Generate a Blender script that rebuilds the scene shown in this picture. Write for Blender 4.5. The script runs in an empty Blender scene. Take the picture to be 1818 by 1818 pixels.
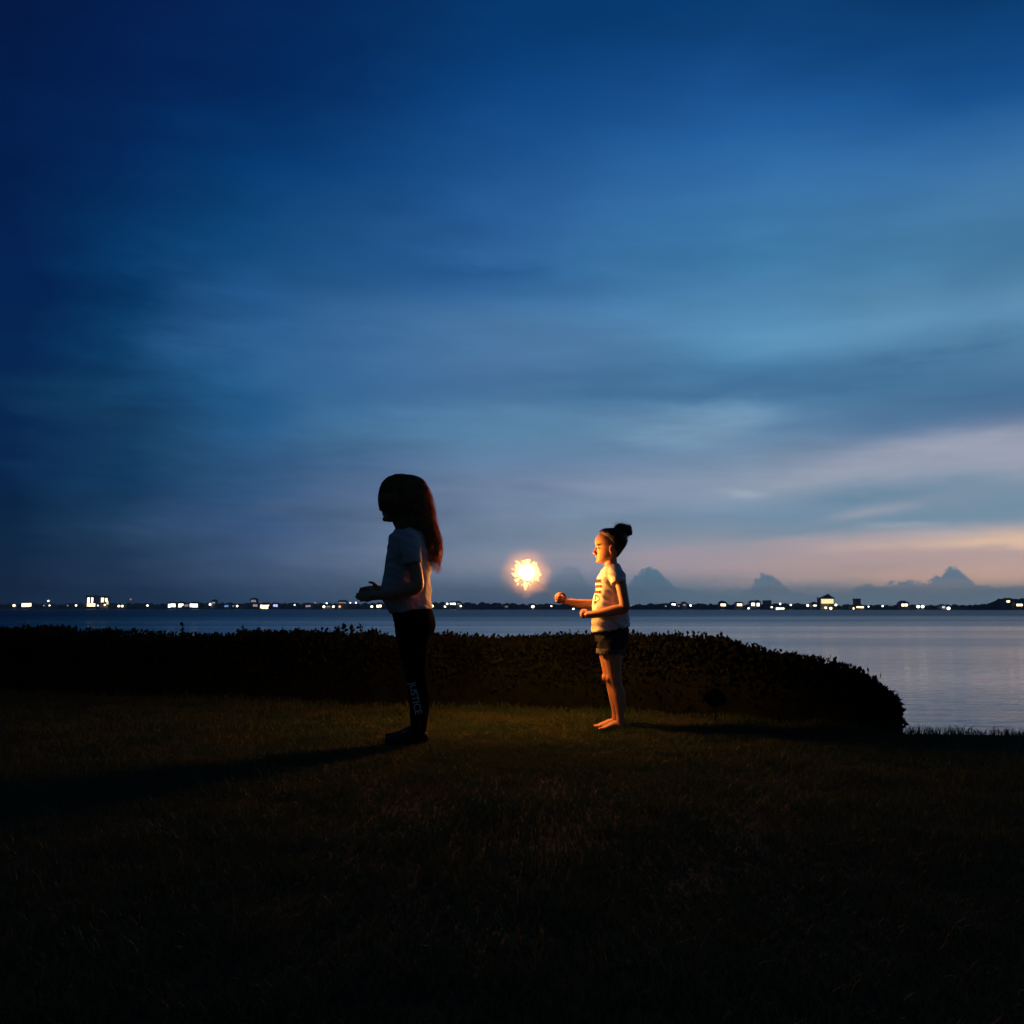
import bpy, bmesh, math, random
import numpy as np
from mathutils import Vector, Matrix, noise
from mathutils.bvhtree import BVHTree
random.seed(7); rng = np.random.default_rng(7)
S = bpy.context.scene
C = S.collection
R = math.radians

# ------------------------------------------------------------------ camera
CAM_H = 0.745
PITCH = math.atan((1079.5 - 909) / 1818.0)
cd = bpy.data.cameras.new('camera'); cam = bpy.data.objects.new('camera', cd); C.objects.link(cam)
cd.sensor_width = 36; cd.lens = 36; cd.clip_start = 0.05; cd.clip_end = 30000
cam.location = (0, 0, CAM_H); cam.rotation_euler = (math.pi / 2 + PITCH, 0, 0)
S.camera = cam
S.view_settings.view_transform = 'Standard'; S.view_settings.look = 'None'
S.view_settings.exposure = 0; S.view_settings.gamma = 1
S.render.resolution_x = S.render.resolution_y = 1024
S.cycles.use_denoising = True
S.cycles.sample_clamp_indirect = 4
S.cycles.max_bounces = 6; S.cycles.volume_bounces = 0
S.cycles.volume_step_rate = 1.0

def ray(px, py):
    u = (px - 909) / 1818; v = (909 - py) / 1818
    return Vector((u, math.cos(PITCH) - v * math.sin(PITCH), math.sin(PITCH) + v * math.cos(PITCH)))
def P(px, py, D):                       # point of the place seen at a photo position, D metres in front
    d = ray(px, py); t = D / d.y
    return Vector((d.x * t, D, CAM_H + d.z * t))
def G(px, py, z=0.0):                   # the same on the ground
    d = ray(px, py); t = (z - CAM_H) / d.z
    return Vector((d.x * t, d.y * t, z))
def azel(px, py):
    d = ray(px, py).normalized()
    return math.degrees(math.atan2(d.x, d.y)), math.degrees(math.asin(d.z))

def lin(c):
    f = lambda v: (v / 12.92 if v <= .04045 else ((v + .055) / 1.055) ** 2.4)
    return tuple(f(x / 255) for x in c) + (1,)

# ------------------------------------------------------------------ sky (world), dusk with thin cloud
W = bpy.data.worlds.new('World'); S.world = W; W.use_nodes = True
nt = W.node_tree; N = nt.nodes; L = nt.links; N.clear()
def node(t, **k):
    n = N.new(t)
    for a, b in k.items(): setattr(n, a, b)
    return n
def put(n, i, v):
    if isinstance(v, bpy.types.NodeSocket): L.new(v, n.inputs[i])
    else: n.inputs[i].default_value = v
def M(op, a, b=None, c=None, clamp=False):
    n = node('ShaderNodeMath', operation=op, use_clamp=clamp); put(n, 0, a)
    if b is not None: put(n, 1, b)
    if c is not None: put(n, 2, c)
    return n.outputs[0]
def mixc(f, a, b, mode='MIX'):
    n = node('ShaderNodeMix', data_type='RGBA', blend_type=mode); put(n, 0, f); put(n, 6, a); put(n, 7, b)
    return n.outputs[2]
def maprange(v, a, b, c=0.0, d=1.0, smooth=False):
    n = node('ShaderNodeMapRange', interpolation_type='SMOOTHSTEP' if smooth else 'LINEAR'); put(n, 0, v)
    for i, x in enumerate((a, b, c, d)): put(n, i + 1, x)
    return n.outputs[0]
tc = node('ShaderNodeTexCoord'); sx = node('ShaderNodeSeparateXYZ'); L.new(tc.outputs['Generated'], sx.inputs[0])
az = M('MULTIPLY', M('ARCTAN2', sx.outputs[0], sx.outputs[1]), 180 / math.pi)
el = M('MULTIPLY', M('ARCSINE', M('MINIMUM', M('MAXIMUM', sx.outputs[2], -1.0), 1.0)), 180 / math.pi)
def vec(x, y, z=0.0):
    n = node('ShaderNodeCombineXYZ'); put(n, 0, x); put(n, 1, y); put(n, 2, z); return n.outputs[0]
def nz(v, scale, detail=3.0, rough=.5):
    n = node('ShaderNodeTexNoise'); L.new(v, n.inputs['Vector']); n.inputs['Scale'].default_value = scale
    n.inputs['Detail'].default_value = detail; n.inputs['Roughness'].default_value = rough
    return n.outputs[0]
COLS = {
 5: {-250:(2,18,52),0:(3,24,68),150:(2,27,74),300:(2,30,78),450:(3,34,82),600:(4,38,84),750:(6,38,80),850:(6,36,74),950:(12,40,70),1020:(18,42,70),1075:(18,38,66)},
 200: {-250:(3,22,60),0:(3,28,76),150:(3,33,82),300:(3,40,90),400:(4,52,100),600:(8,60,104),750:(20,60,96),850:(18,58,94),950:(32,62,94),1020:(38,62,94),1075:(34,58,88)},
 450: {-250:(3,26,68),0:(4,38,88),150:(4,44,98),300:(6,58,112),450:(18,74,126),520:(34,86,140),600:(42,94,146),680:(36,92,140),750:(40,92,138),820:(48,88,130),880:(52,88,130),950:(66,94,134),1020:(72,98,134),1065:(58,86,120)},
 900: {-250:(4,38,86),0:(6,58,114),150:(12,68,128),300:(26,80,138),400:(42,96,156),500:(54,106,160),560:(76,123,168),620:(80,124,168),680:(74,116,160),730:(90,134,172),780:(92,134,168),830:(102,130,164),880:(116,136,166),950:(124,144,168),1020:(122,140,164),1070:(98,122,150)},
 1350: {-250:(5,38,86),0:(8,60,114),150:(24,80,142),250:(36,94,156),350:(58,118,172),450:(66,128,174),550:(82,138,182),600:(88,144,184),660:(72,124,164),710:(84,132,172),800:(118,146,176),860:(146,162,184),920:(128,154,178),960:(166,164,174),1005:(176,164,172),1045:(132,150,166),1075:(126,146,164)},
 1768: {-250:(5,36,82),0:(8,56,108),150:(22,80,140),250:(54,110,164),350:(72,126,172),450:(72,126,166),550:(98,146,182),620:(98,146,182),700:(72,114,154),745:(88,120,158),800:(160,168,186),850:(146,158,176),920:(138,158,176),950:(206,184,176),1000:(208,178,170),1025:(228,192,174),1048:(150,158,170),1075:(134,152,170)},
}
def ramp(col, px):
    n = node('ShaderNodeValToRGB'); r = n.color_ramp
    pts = sorted((azel(px, y)[1] / 50, lin(c)) for y, c in col.items())
    pts = [(max(0.0, p), c) for p, c in pts] + [(1.0, (.004, .028, .10, 1))]
    while len(r.elements) < len(pts): r.elements.new(.5)
    for e, (p, c) in zip(r.elements, pts): e.position = p; e.color = c
    return n
# broad warp so that nothing in the sky is perfectly straight
wv = vec(M('MULTIPLY', az, .035), M('MULTIPLY', el, .11), 3.0)
w1 = M('SUBTRACT', nz(wv, 1.0, 3.0), .5)
w2 = M('SUBTRACT', nz(vec(M('MULTIPLY', az, .06), M('MULTIPLY', el, .2), 11.0), 1.0, 4.0), .5)
w3 = M('SUBTRACT', nz(vec(M('MULTIPLY', az, .13), M('MULTIPLY', el, .45), 31.0), 1.0, 5.0, .6), .5)
elw = M('ADD', el, M('MULTIPLY', M('ADD', M('MULTIPLY', w1, 3.4), M('MULTIPLY', w2, 1.6)), maprange(el, 0.0, 12.0, .12, 1.0)))
elw = M('MAXIMUM', elw, 0.0)
azw = M('ADD', az, M('ADD', M('MULTIPLY', w2, 9.0), M('MULTIPLY', w3, 7.0)))
fel = M('DIVIDE', elw, 50.0)
sky = None
keys = sorted(COLS); azs = [azel(k, 900)[0] for k in keys]
for i, k in enumerate(keys):
    rp = ramp(COLS[k], k); L.new(fel, rp.inputs[0])
    if sky is None: sky = rp.outputs[0]
    else: sky = mixc(maprange(azw, azs[i - 1], azs[i], smooth=False), sky, rp.outputs[0])
# cloud streaks
def feature(sky, cx, cy, rx, ry, ang, col, amt, nsc=1.0):
    a0, e0 = azel(cx, cy); k = 1818 / 57.3
    dx = M('SUBTRACT', azw, a0); dy = M('SUBTRACT', M('ADD', el, M('MULTIPLY', w3, 2.2)), e0)
    ca, sa = math.cos(R(ang)), math.sin(R(ang))
    u = M('DIVIDE', M('ADD', M('MULTIPLY', dx, ca), M('MULTIPLY', dy, sa)), rx / k)
    v = M('DIVIDE', M('SUBTRACT', M('MULTIPLY', dy, ca), M('MULTIPLY', dx, sa)), ry / k)
    d = M('ADD', M('MULTIPLY', u, u), M('MULTIPLY', v, v))
    g = M('EXPONENT', M('MULTIPLY', d, -1.0))
    g = M('MULTIPLY', g, amt)
    g = M('MULTIPLY', g, maprange(streak, .3, .62, .35, 1.25))
    return mixc(M('MINIMUM', g, 1.0), sky, lin(col))
streak = nz(vec(M('MULTIPLY', az, .09), M('MULTIPLY', M('ADD', el, M('MULTIPLY', az, .04)), .55), 5.0), 1.0, 6.0, .6)
broad = nz(vec(M('MULTIPLY', az, .05), M('MULTIPLY', el, .18), 21.0), 1.0, 3.0, .5)
modu = M('ADD', M('ADD', 1.0, M('MULTIPLY', maprange(streak, .3, .7, -.11, .11), maprange(el, 10.0, 28.0, 1.0, .25))), maprange(broad, .3, .7, -.09, .09))
sky = mixc(1.0, sky, vec(modu, modu, modu), 'MULTIPLY')
for f in [
    (1220, 695, 430, 22, -1, (62,108,150), .75), (1620, 645, 230, 40, 4, (62,108,148), .8), (1780, 480, 120, 60, 30, (62,114,156), .5),
    (1540, 745, 240, 20, 4, (76,118,158), .6), (800, 490, 300, 26, -2, (30,80,134), .5), (560, 610, 200, 50, 0, (58,108,158), .35),
    (1060, 800, 160, 24, 0, (92,126,160), .45), (1330, 930, 330, 22, 1, (112,144,170), .5),
    (1230, 760, 150, 34, 2, (136,172,200), .6), (1540, 590, 200, 26, 4, (104,154,192), .35),
    (1700, 800, 320, 30, 8, (168,172,190), .85), (1500, 840, 220, 16, 5, (158,166,186), .7),
    (1130, 866, 190, 12, -2, (140,154,180), .55), (1248, 887, 34, 9, -2, (172,184,200), .8), (1320, 870, 60, 10, 8, (160,172,192), .7),
    (1400, 862, 180, 8, 6, (156,166,184), .6),
    (1545, 880, 170, 24, 3, (106,142,168), 1.0), (1740, 895, 170, 26, 6, (118,148,172), .9), (1480, 935, 190, 14, 4, (116,146,170), .7),
    (1550, 906, 80, 11, 12, (172,172,186), .6), (1600, 935, 60, 9, 0, (176,184,194), .5),
    (1330, 978, 360, 16, 1, (176,162,174), .6), (1500, 1000, 400, 22, 0, (186,168,174), .6),
    (1800, 966, 190, 13, 2, (240,204,176), .9), (1700, 1018, 260, 14, 0, (222,184,170), .75),
    (1640, 992, 240, 7, 1, (196,168,168), .6)]:
    sky = feature(sky, *f)
# distant cumulus tops low over the horizon
prof = [(-180,1083),(560,1083),(600,1040),(628,1030),(645,1000),(660,1018),(700,1035),(760,1066),(900,1052),(960,1040),(985,1020),(1010,1006),(1035,1020),(1060,1046),(1100,1046),(1118,1034),(1132,1018),(1146,1008),(1158,1006),(1172,1014),(1190,1034),(1230,1048),
        (1312,1050),(1338,1032),(1356,1018),(1372,1022),(1396,1042),(1440,1054),(1512,1052),(1542,1036),(1556,1040),(1590,1032),(1622,1030),(1640,1038),(1652,1026),(1672,1020),(1684,1008),(1694,1006),(1706,1018),(1724,1026),(1742,1040),(1800,1042),(1900,1050),(2300,1083)]
fc = node('ShaderNodeFloatCurve'); cv = fc.mapping.curves[0]
fc.mapping.use_clip = False
pts = [((azel(x, y)[0] + 60) / 120, max(0.0, azel(x, y)[1]) / 5) for x, y in prof]
pts[0] = (0.0, 0.0)
cv.points[0].location = pts[0]; cv.points[1].location = (1.0, 0.0)
for p in pts[1:]: cv.points.new(*p)
for p in cv.points: p.handle_type = 'AUTO'
fc.mapping.update()
lump = M('SUBTRACT', nz(vec(M('MULTIPLY', az, 2.4), M('MULTIPLY', el, 3.0), 2.0), 1.0, 5.0, .62), .5)
azc = M('ADD', az, M('MULTIPLY', lump, .7))
L.new(maprange(azc, -60, 60), fc.inputs['Value'])
pe = M('ADD', M('MULTIPLY', fc.outputs[0], 5.0), M('MULTIPLY', lump, .9))
cm = maprange(M('SUBTRACT', pe, el), -.10, .16, smooth=True)
cm = M('MULTIPLY', cm, maprange(el, .5, 1.6, .35, 1.0))
cm = M('MULTIPLY', cm, maprange(az, 1.5, 7.5, .10, .9))
cumul = mixc(maprange(az, -20, 12), lin((40,68,106)), lin((98,134,158)))
sky = mixc(cm, sky, cumul)
# away from the afterglow (behind the camera) the sky is already night blue
back = maprange(M('ABSOLUTE', M('SUBTRACT', az, 14.0)), 34.0, 95.0, smooth=True)
sky = mixc(back, sky, (.006, .018, .042, 1))
sky = mixc(maprange(el, -2.0, -.2, 1.0, 0.0), sky, (.004, .009, .022, 1))
bg = node('ShaderNodeBackground'); L.new(sky, bg.inputs[0]); bg.inputs[1].default_value = 1.0
wo = node('ShaderNodeOutputWorld'); L.new(bg.outputs[0], wo.inputs[0])

# ------------------------------------------------------------------ helpers
def tag(o, label=None, cat=None, group=None, kind=None):
    if label: o['label'] = label
    if cat: o['category'] = cat
    if group: o['group'] = group
    if kind: o['kind'] = kind
    return o
def empty(name, loc, label=None, cat=None, group=None):
    o = bpy.data.objects.new(name, None); C.objects.link(o); o.location = loc
    return tag(o, label, cat, group)
def link(name, me, mat=None, parent=None, smooth=True):
    o = bpy.data.objects.new(name, me); C.objects.link(o)
    if mat: me.materials.append(mat)
    if smooth and len(me.polygons): me.polygons.foreach_set('use_smooth', [True] * len(me.polygons))
    if parent:
        o.parent = parent
        top = parent; off = Vector((0, 0, 0))
        while top: off += top.location; top = top.parent
        o.location = -off                      # meshes are made in world coordinates
    return o
def mesh(name, v, f):
    me = bpy.data.meshes.new(name); me.from_pydata(v, [], f); me.update(); return me
def fast_mesh(name, V, F, nper):
    me = bpy.data.meshes.new(name); V = np.asarray(V, dtype=np.float32).reshape(-1, 3)
    F = np.asarray(F, dtype=np.int32).reshape(-1)
    me.vertices.add(len(V)); me.vertices.foreach_set('co', V.ravel())
    me.loops.add(len(F)); me.loops.foreach_set('vertex_index', F)
    n = len(F) // nper; me.polygons.add(n)
    me.polygons.foreach_set('loop_start', np.arange(n, dtype=np.int32) * nper)
    me.polygons.foreach_set('loop_total', np.full(n, nper, dtype=np.int32))
    me.update(calc_edges=True); return me

def mat(name, col, rough=.7, spec=.5, col2=None, nscale=8.0, bump=0.0, bscale=60.0, sss=0.0, transl=0.0, metal=0.0, emit=None, strength=0.0):
    m = bpy.data.materials.new(name); m.use_nodes = True; t = m.node_tree; n = t.nodes; l = t.links
    b = n['Principled BSDF']; b.inputs['Base Color'].default_value = (*col, 1); b.inputs['Roughness'].default_value = rough
    b.inputs['Specular IOR Level'].default_value = spec; b.inputs['Metallic'].default_value = metal
    cc = None
    tcn = n.new('ShaderNodeTexCoord')
    if col2:
        z = n.new('ShaderNodeTexNoise'); z.inputs['Scale'].default_value = nscale; z.inputs['Detail'].default_value = 5
        l.new(tcn.outputs['Object'], z.inputs['Vector'])
        r = n.new('ShaderNodeValToRGB'); r.color_ramp.elements[0].position = .35; r.color_ramp.elements[1].position = .65
        r.color_ramp.elements[0].color = (*col, 1); r.color_ramp.elements[1].color = (*col2, 1)
        l.new(z.outputs[0], r.inputs[0]); l.new(r.outputs[0], b.inputs['Base Color']); cc = r.outputs[0]
    if bump:
        z = n.new('ShaderNodeTexNoise'); z.inputs['Scale'].default_value = bscale; z.inputs['Detail'].default_value = 4
        l.new(tcn.outputs['Object'], z.inputs['Vector'])
        q = n.new('ShaderNodeBump'); q.inputs['Strength'].default_value = bump; q.inputs['Distance'].default_value = .01
        l.new(z.outputs[0], q.inputs['Height']); l.new(q.outputs[0], b.inputs['Normal'])
    if sss:
        b.inputs['Subsurface Weight'].default_value = sss; b.inputs['Subsurface Radius'].default_value = (1, .35, .15); b.inputs['Subsurface Scale'].default_value = .012
    if emit:
        b.inputs['Emission Color'].default_value = (*emit, 1); b.inputs['Emission Strength'].default_value = strength
    if transl:
        tr = n.new('ShaderNodeBsdfTranslucent'); mx = n.new('ShaderNodeMixShader'); mx.inputs[0].default_value = transl
        if cc: l.new(cc, tr.inputs[0])
        else: tr.inputs[0].default_value = (*col, 1)
        l.new(b.outputs[0], mx.inputs[1]); l.new(tr.outputs[0], mx.inputs[2]); l.new(mx.outputs[0], n['Material Output'].inputs[0])
    return m

# ------------------------------------------------------------------ ground: lawn with its bank
base_px = [(-500,1214),(0,1226),(300,1234),(600,1246),(900,1258),(1100,1265),(1300,1274),(1500,1284),(1594,1291)]
base = [G(x, y) for x, y in base_px]
bx = [p.x for p in base]; by = [p.y for p in base]
def hedge_front(x): return float(np.interp(x, bx, by))
ex = [-60, -14, bx[0], bx[2], bx[4], bx[6], 1.9, 2.33, 3.2, 6, 12, 60]
ey = [24, 14.5, by[0] + 1.5, by[2] + 1.4, by[4] + 1.35, by[6] + 1.2, 7.15, 6.42, 6.24, 6.0, 6.4, 10]
def edge_y(x): return float(np.interp(x, ex, ey))
def lawn_z(x, y):
    return -.02 + .022 * noise.noise(Vector((x * .7, y * .7, 0))) + .008 * noise.noise(Vector((x * 4, y * 4, 2)))
xs = np.concatenate([np.linspace(-60, -10, 26), np.linspace(-9.6, 9.6, 97), np.linspace(10, 60, 26)])
ts = np.concatenate([np.linspace(-40, 0, 12), np.linspace(.5, 1, 1), ])
v = []; f = []; rows = 64
for x in xs:
    e = edge_y(x)
    for j in range(rows):
        t = j / (rows - 5)
        if j < 10: y = -60 + j * 6.0
        elif j <= rows - 5: y = 0 + (j - 10) / (rows - 15) * e
        else: y = e + (.15, .4, 1.2, 4.0)[j - rows + 4]
        z = lawn_z(x, y) if j <= rows - 5 else (-.12, -.6, -1.4, -2.2)[j - rows + 4]
        v.append((x, y, z))
nx = len(xs)
for i in range(nx - 1):
    for j in range(rows - 1):
        a = i * rows + j; f.append((a, a + rows, a + rows + 1, a + 1))
m_soil = mat('lawn_soil', (.022, .028, .010), .95, .1, (.040, .034, .014), 3.0, .8, 30)
lawn = link('lawn', mesh('lawn', v, f), m_soil); tag(lawn, 'dark mown lawn running down to the water', kind='structure')

# water
m_w = bpy.data.materials.new('bay_water'); m_w.use_nodes = True
t = m_w.node_tree; n = t.nodes; l = t.links; b = n['Principled BSDF']
b.inputs['Base Color'].default_value = (.008, .024, .042, 1); b.inputs['IOR'].default_value = 1.42; b.inputs['Roughness'].default_value = .12
geo = n.new('ShaderNodeNewGeometry')
def wnoise(sxy, det, w=0.0):
    mp = n.new('ShaderNodeMapping'); mp.inputs['Scale'].default_value = (sxy[0], sxy[1], 1); mp.inputs['Location'].default_value = (w, w, 0)
    l.new(geo.outputs['Position'], mp.inputs[0]); z = n.new('ShaderNodeTexNoise'); z.inputs['Scale'].default_value = 1; z.inputs['Detail'].default_value = det
    l.new(mp.outputs[0], z.inputs['Vector']); return z.outputs[0]
def wm(op, a, c):
    q = n.new('ShaderNodeMath'); q.operation = op
    for i, x in enumerate((a, c)):
        if isinstance(x, bpy.types.NodeSocket): l.new(x, q.inputs[i])
        else: q.inputs[i].default_value = x
    return q.outputs[0]
hgt = wm('ADD', wm('MULTIPLY', wnoise((.7, 1.5), 4), .20), wm('MULTIPLY', wnoise((4, 7), 3, 5), .05))
bp = n.new('ShaderNodeBump'); bp.inputs['Distance'].default_value = 1.0
patch = wnoise((.006, .05), 4, 9)
mr = n.new('ShaderNodeMapRange'); l.new(patch, mr.inputs[0]); mr.inputs[1].default_value = .35; mr.inputs[2].default_value = .65; mr.inputs[3].default_value = .12; mr.inputs[4].default_value = .34
l.new(mr.outputs[0], bp.inputs['Strength']); l.new(hgt, bp.inputs['Height']); l.new(bp.outputs[0], b.inputs['Normal'])
mr2 = n.new('ShaderNodeMapRange'); l.new(patch, mr2.inputs[0]); mr2.inputs[1].default_value = .35; mr2.inputs[2].default_value = .65; mr2.inputs[3].default_value = .05; mr2.inputs[4].default_value = .16
sepw = n.new('ShaderNodeSeparateXYZ'); l.new(geo.outputs['Position'], sepw.inputs[0])
mr3 = n.new('ShaderNodeMapRange'); l.new(sepw.outputs[1], mr3.inputs[0]); mr3.inputs[1].default_value = 15; mr3.inputs[2].default_value = 250; mr3.inputs[3].default_value = 0; mr3.inputs[4].default_value = .3   # waves too small to draw far out
l.new(wm('ADD', mr2.outputs[0], mr3.outputs[0]), b.inputs['Roughness'])
WZ = -1.0
water = link('water', mesh('water', [(-2600, -60, WZ), (2600, -60, WZ), (2600, 2400, WZ), (-2600, 2400, WZ)], [(0, 1, 2, 3)]), m_w)
tag(water, 'calm bay water between the hedge and the far shore', kind='structure')

# ------------------------------------------------------------------ far shore
def shore_d(px): return 1400 - 500 * (px / 1818.0)
pxs = list(range(-1700, 3600, 25)); v = []; f = []
for px in pxs:
    D = shore_d(px); d = ray(px, 1080); x = d.x / d.y * D
    w = 1.5 * noise.noise(Vector((px * .02, 0, 0)))
    v += [(x, D - 4, WZ - .5), (x, D - 1, WZ + .35), (x, D + 6, WZ + 1.0 + w * .2), (x * 1.02, D + 40, WZ + 2.0), (x * 1.3, D + 400, WZ + 2.5)]
for i in range(len(pxs) - 1):
    for j in range(4): a = i * 5 + j; f.append((a, a + 5, a + 6, a + 1))
m_shore = mat('shore_earth', (.03, .04, .03), .95, .1, (.05, .05, .04), .05)
far = link('far_shore', mesh('far_shore', v, f), m_shore); tag(far, 'low dark far shore across the bay', kind='structure')

m_ftree = mat('far_foliage', (.04, .065, .045), .95, .05, (.07, .10, .07), .2)
ico = bmesh.new(); bmesh.ops.create_icosphere(ico, subdivisions=2, radius=1)
iv = np.array([q.co[:] for q in ico.verts]); iff = np.array([[q.index for q in p.verts] for p in ico.faces]); ico.free()
V = []; F = []; cnt = 0
tops = [(-1700,1071),(0,1072),(150,1071),(300,1071),(400,1070),(560,1071),(700,1071),(780,1069),(850,1070),(930,1072),(990,1071),(1130,1073),(1170,1070),(1300,1073),(1400,1071),(1500,1073),(1600,1074),(1680,1073),(1715,1072),(1740,1074),(1758,1071),(1770,1065),(1785,1062),(1800,1063),(1815,1062),(1840,1064),(1900,1070),(3600,1070)]
tpx = [a for a, _ in tops]; tpy = [c for _, c in tops]
px = -1700.0
while px < 3600:
    D = shore_d(px) + random.uniform(6, 22)
    ty = np.interp(px, tpx, tpy) + random.uniform(-1.1, 2.2)
    zt = P(px, ty, D).z; x = P(px, ty, D).x; zb = WZ + .6
    r = (zt - zb) * .5
    for q in range(2):
        c = np.array((x + random.uniform(-2, 2), D + random.uniform(-3, 3), zb + r * (1.0 - .25 * q)))
        k = 1 + .28 * (rng.random(len(iv)) - .5)
        vv = iv * k[:, None] * np.array((r * random.uniform(.8, 1.5), r * 1.1, r)) + c
        V.append(vv); F.append(iff + cnt); cnt += len(iv)
    px += random.uniform(3, 7.5)
wood = link('far_woods', fast_mesh('far_woods', np.concatenate(V), np.concatenate(F), 3), m_ftree, smooth=False)
tag(wood, 'dark belt of trees along the far shore', kind='stuff')

def box(bm, x0, x1, y0, y1, z0, z1):
    vs = [bm.verts.new(p) for p in ((x0,y0,z0),(x1,y0,z0),(x1,y1,z0),(x0,y1,z0),(x0,y0,z1),(x1,y0,z1),(x1,y1,z1),(x0,y1,z1))]
    for q in ((0,3,2,1),(4,5,6,7),(0,1,5,4),(1,2,6,5),(2,3,7,6),(3,0,4,7)): bm.faces.new([vs[i] for i in q])
def bm_obj(name, bm, m, parent=None, smooth=False):
    bmesh.ops.recalc_face_normals(bm, faces=bm.faces)
    me = bpy.data.meshes.new(name); bm.to_mesh(me); bm.free(); return link(name, me, m, parent, smooth)
m_wall = [mat('house_wall_pale', (.30, .29, .27), .9), mat('house_wall_grey', (.18, .18, .18), .9), mat('house_wall_sand', (.25, .21, .16), .9)]
m_roof = mat('house_roof', (.05, .045, .045), .9)
GLOW = {'warm': ((1, .76, .42), 5.0), 'white': ((1, .93, .82), 5.0), 'yellow': ((1, .82, .38), 1.5), 'pink': ((1, .72, .75), .5), 'blue': ((.22, .5, 1), .9),
        'violet': ((.62, .6, 1), 1.6), 'dim': ((.9, .85, .75), .35), 'orange': ((1, .5, .2), 2.2), 'red': ((1, .3, .25), .8)}
m_glow = {k: mat('glow_' + k, (.05, .05, .05), .5, emit=c, strength=s) for k, (c, s) in GLOW.items()}
m_post = mat('post_metal', (.06, .06, .06), .6, metal=.5)

LAND = [(-400, 'the left edge of the photo'), (163, 'the twin-column lit hotel'), (715, 'the older girl'), (935, 'the sparkler'), (1085, 'the girl holding the sparkler'), (1469, 'the yellow-lit block'), (1796, 'the tall trees at the far right')]
ORD = ['first', 'second', 'third', 'fourth', 'fifth', 'sixth', 'seventh', 'eighth', 'ninth', 'tenth', 'eleventh', 'twelfth', 'thirteenth', 'fourteenth']
WORD = {'warm': 'warm yellow-white', 'white': 'cold white', 'yellow': 'yellow', 'pink': 'faint pinkish', 'blue': 'blue', 'violet': 'violet', 'dim': 'faint grey-white', 'orange': 'orange', 'red': 'faint red'}
HOUSES = [(47,1074,17,6,'warm'),(305,1075,13,6,'warm'),(321,1075,9,6,'warm'),(331,1075,7,4,'dim'),(344,1075,14,6,'warm'),(379,1070,6,3,'dim'),
          (402,1076,7,3,'blue'),(453,1075,8,4,'pink'),(470,1077,16,6,'warm'),(489,1075,8,4,'violet'),(450,1067,9,4,'dim'),(547,1076,9,3,'pink'),
          (583,1077,6,2,'dim'),(608,1070,13,2,'dim'),(673,1076,9,4,'warm'),(804,1072,10,3,'white'),(814,1072,5,2,'dim'),(899,1077,5,2,'dim'),
          (1196,1073,7,3,'warm'),(1215,1074,5,3,'dim'),(1284,1074,9,4,'warm'),(1313,1074,9,4,'warm'),(1337,1073,6,5,'white'),(1346,1073,5,5,'white'),
          (1385,1081,15,4,'warm'),(1370,1078,3,2.5,'white'),(1447,1075,6,2,'white'),(1527,1078,13,2.5,'warm'),(1516,1080,4,3,'warm'),(1606,1074,11,4,'warm'),
          (1675,1078,5,3,'violet'),(1790,1068,6,3,'warm'),(1810,1074,11,3.5,'warm')]
LAMPS = [(25,1075,'warm',1.5),(78,1075,'dim',1),(88,1075,'white',.8),(86,1067,'white',1),(120,1075,'dim',.9),(135,1075,'white',1.1),(174,1075,'white',.8),
         (186,1074,'warm',1),(211,1076,'warm',1.3),(217,1076,'warm',1.3),(232,1064,'red',.9),(262,1075,'white',1.1),(373,1073,'white',1.2),(414,1076,'dim',.9),(421,1076,'white',1.1),
         (523,1074,'white',.7),(559,1070,'dim',1),(575,1077,'warm',1.3),(580,1071,'white',.8),(592,1077,'warm',1.2),(603,1077,'orange',1.1),
         (622,1070,'white',.7),(632,1070,'white',.8),(660,1077,'warm',1.2),(767,1076,'warm',1.5),(790,1077,'white',.9),(794,1072,'white',1),(818,1076,'white',.9),
         (946,1077,'white',1.4),(979,1076,'white',.7),(1018,1081,'white',.9),(1120,1075,'dim',.8),(1182,1076,'dim',.8),(1205,1076,'dim',.7),(1226,1075,'white',.9),(1329,1080,'white',.8),
         (1404,1074,'white',.8),(1385,1072,'white',.8),(1434,1075,'white',1),(1466,1079,'warm',.9),(1475,1080,'warm',1.1),(1484,1074,'warm',1.0),
         (1542,1077,'white',.6),(1567,1076,'white',.7),(1630,1077,'white',1.2),(1638,1077,'white',1.2),(1684,1080,'white',1.2)]
def describe(items, kindword):
    out = {}; seg = {}
    for k, it in enumerate(items):
        px = it[0]; col = it[4] if len(it) == 5 else it[2]
        i = max(j for j, (x, _) in enumerate(LAND) if x <= px); seg.setdefault((i, col), []).append((px, k))
    for (i, col), q in seg.items():
        q.sort()
        for r_, (px, k) in enumerate(q):
            o = '' if len(q) == 1 else ORD[r_] + ' '
            side = 'right of ' + LAND[i][1] if i else 'from ' + LAND[0][1]
            first = (o + WORD[col]) if len(q) > 1 else 'only ' + WORD[col]
            out[k] = f'{first} {kindword} {side}'
    return out
hd = describe(HOUSES, 'lit shore house'); ld = describe(LAMPS, 'shore lamp')
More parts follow.
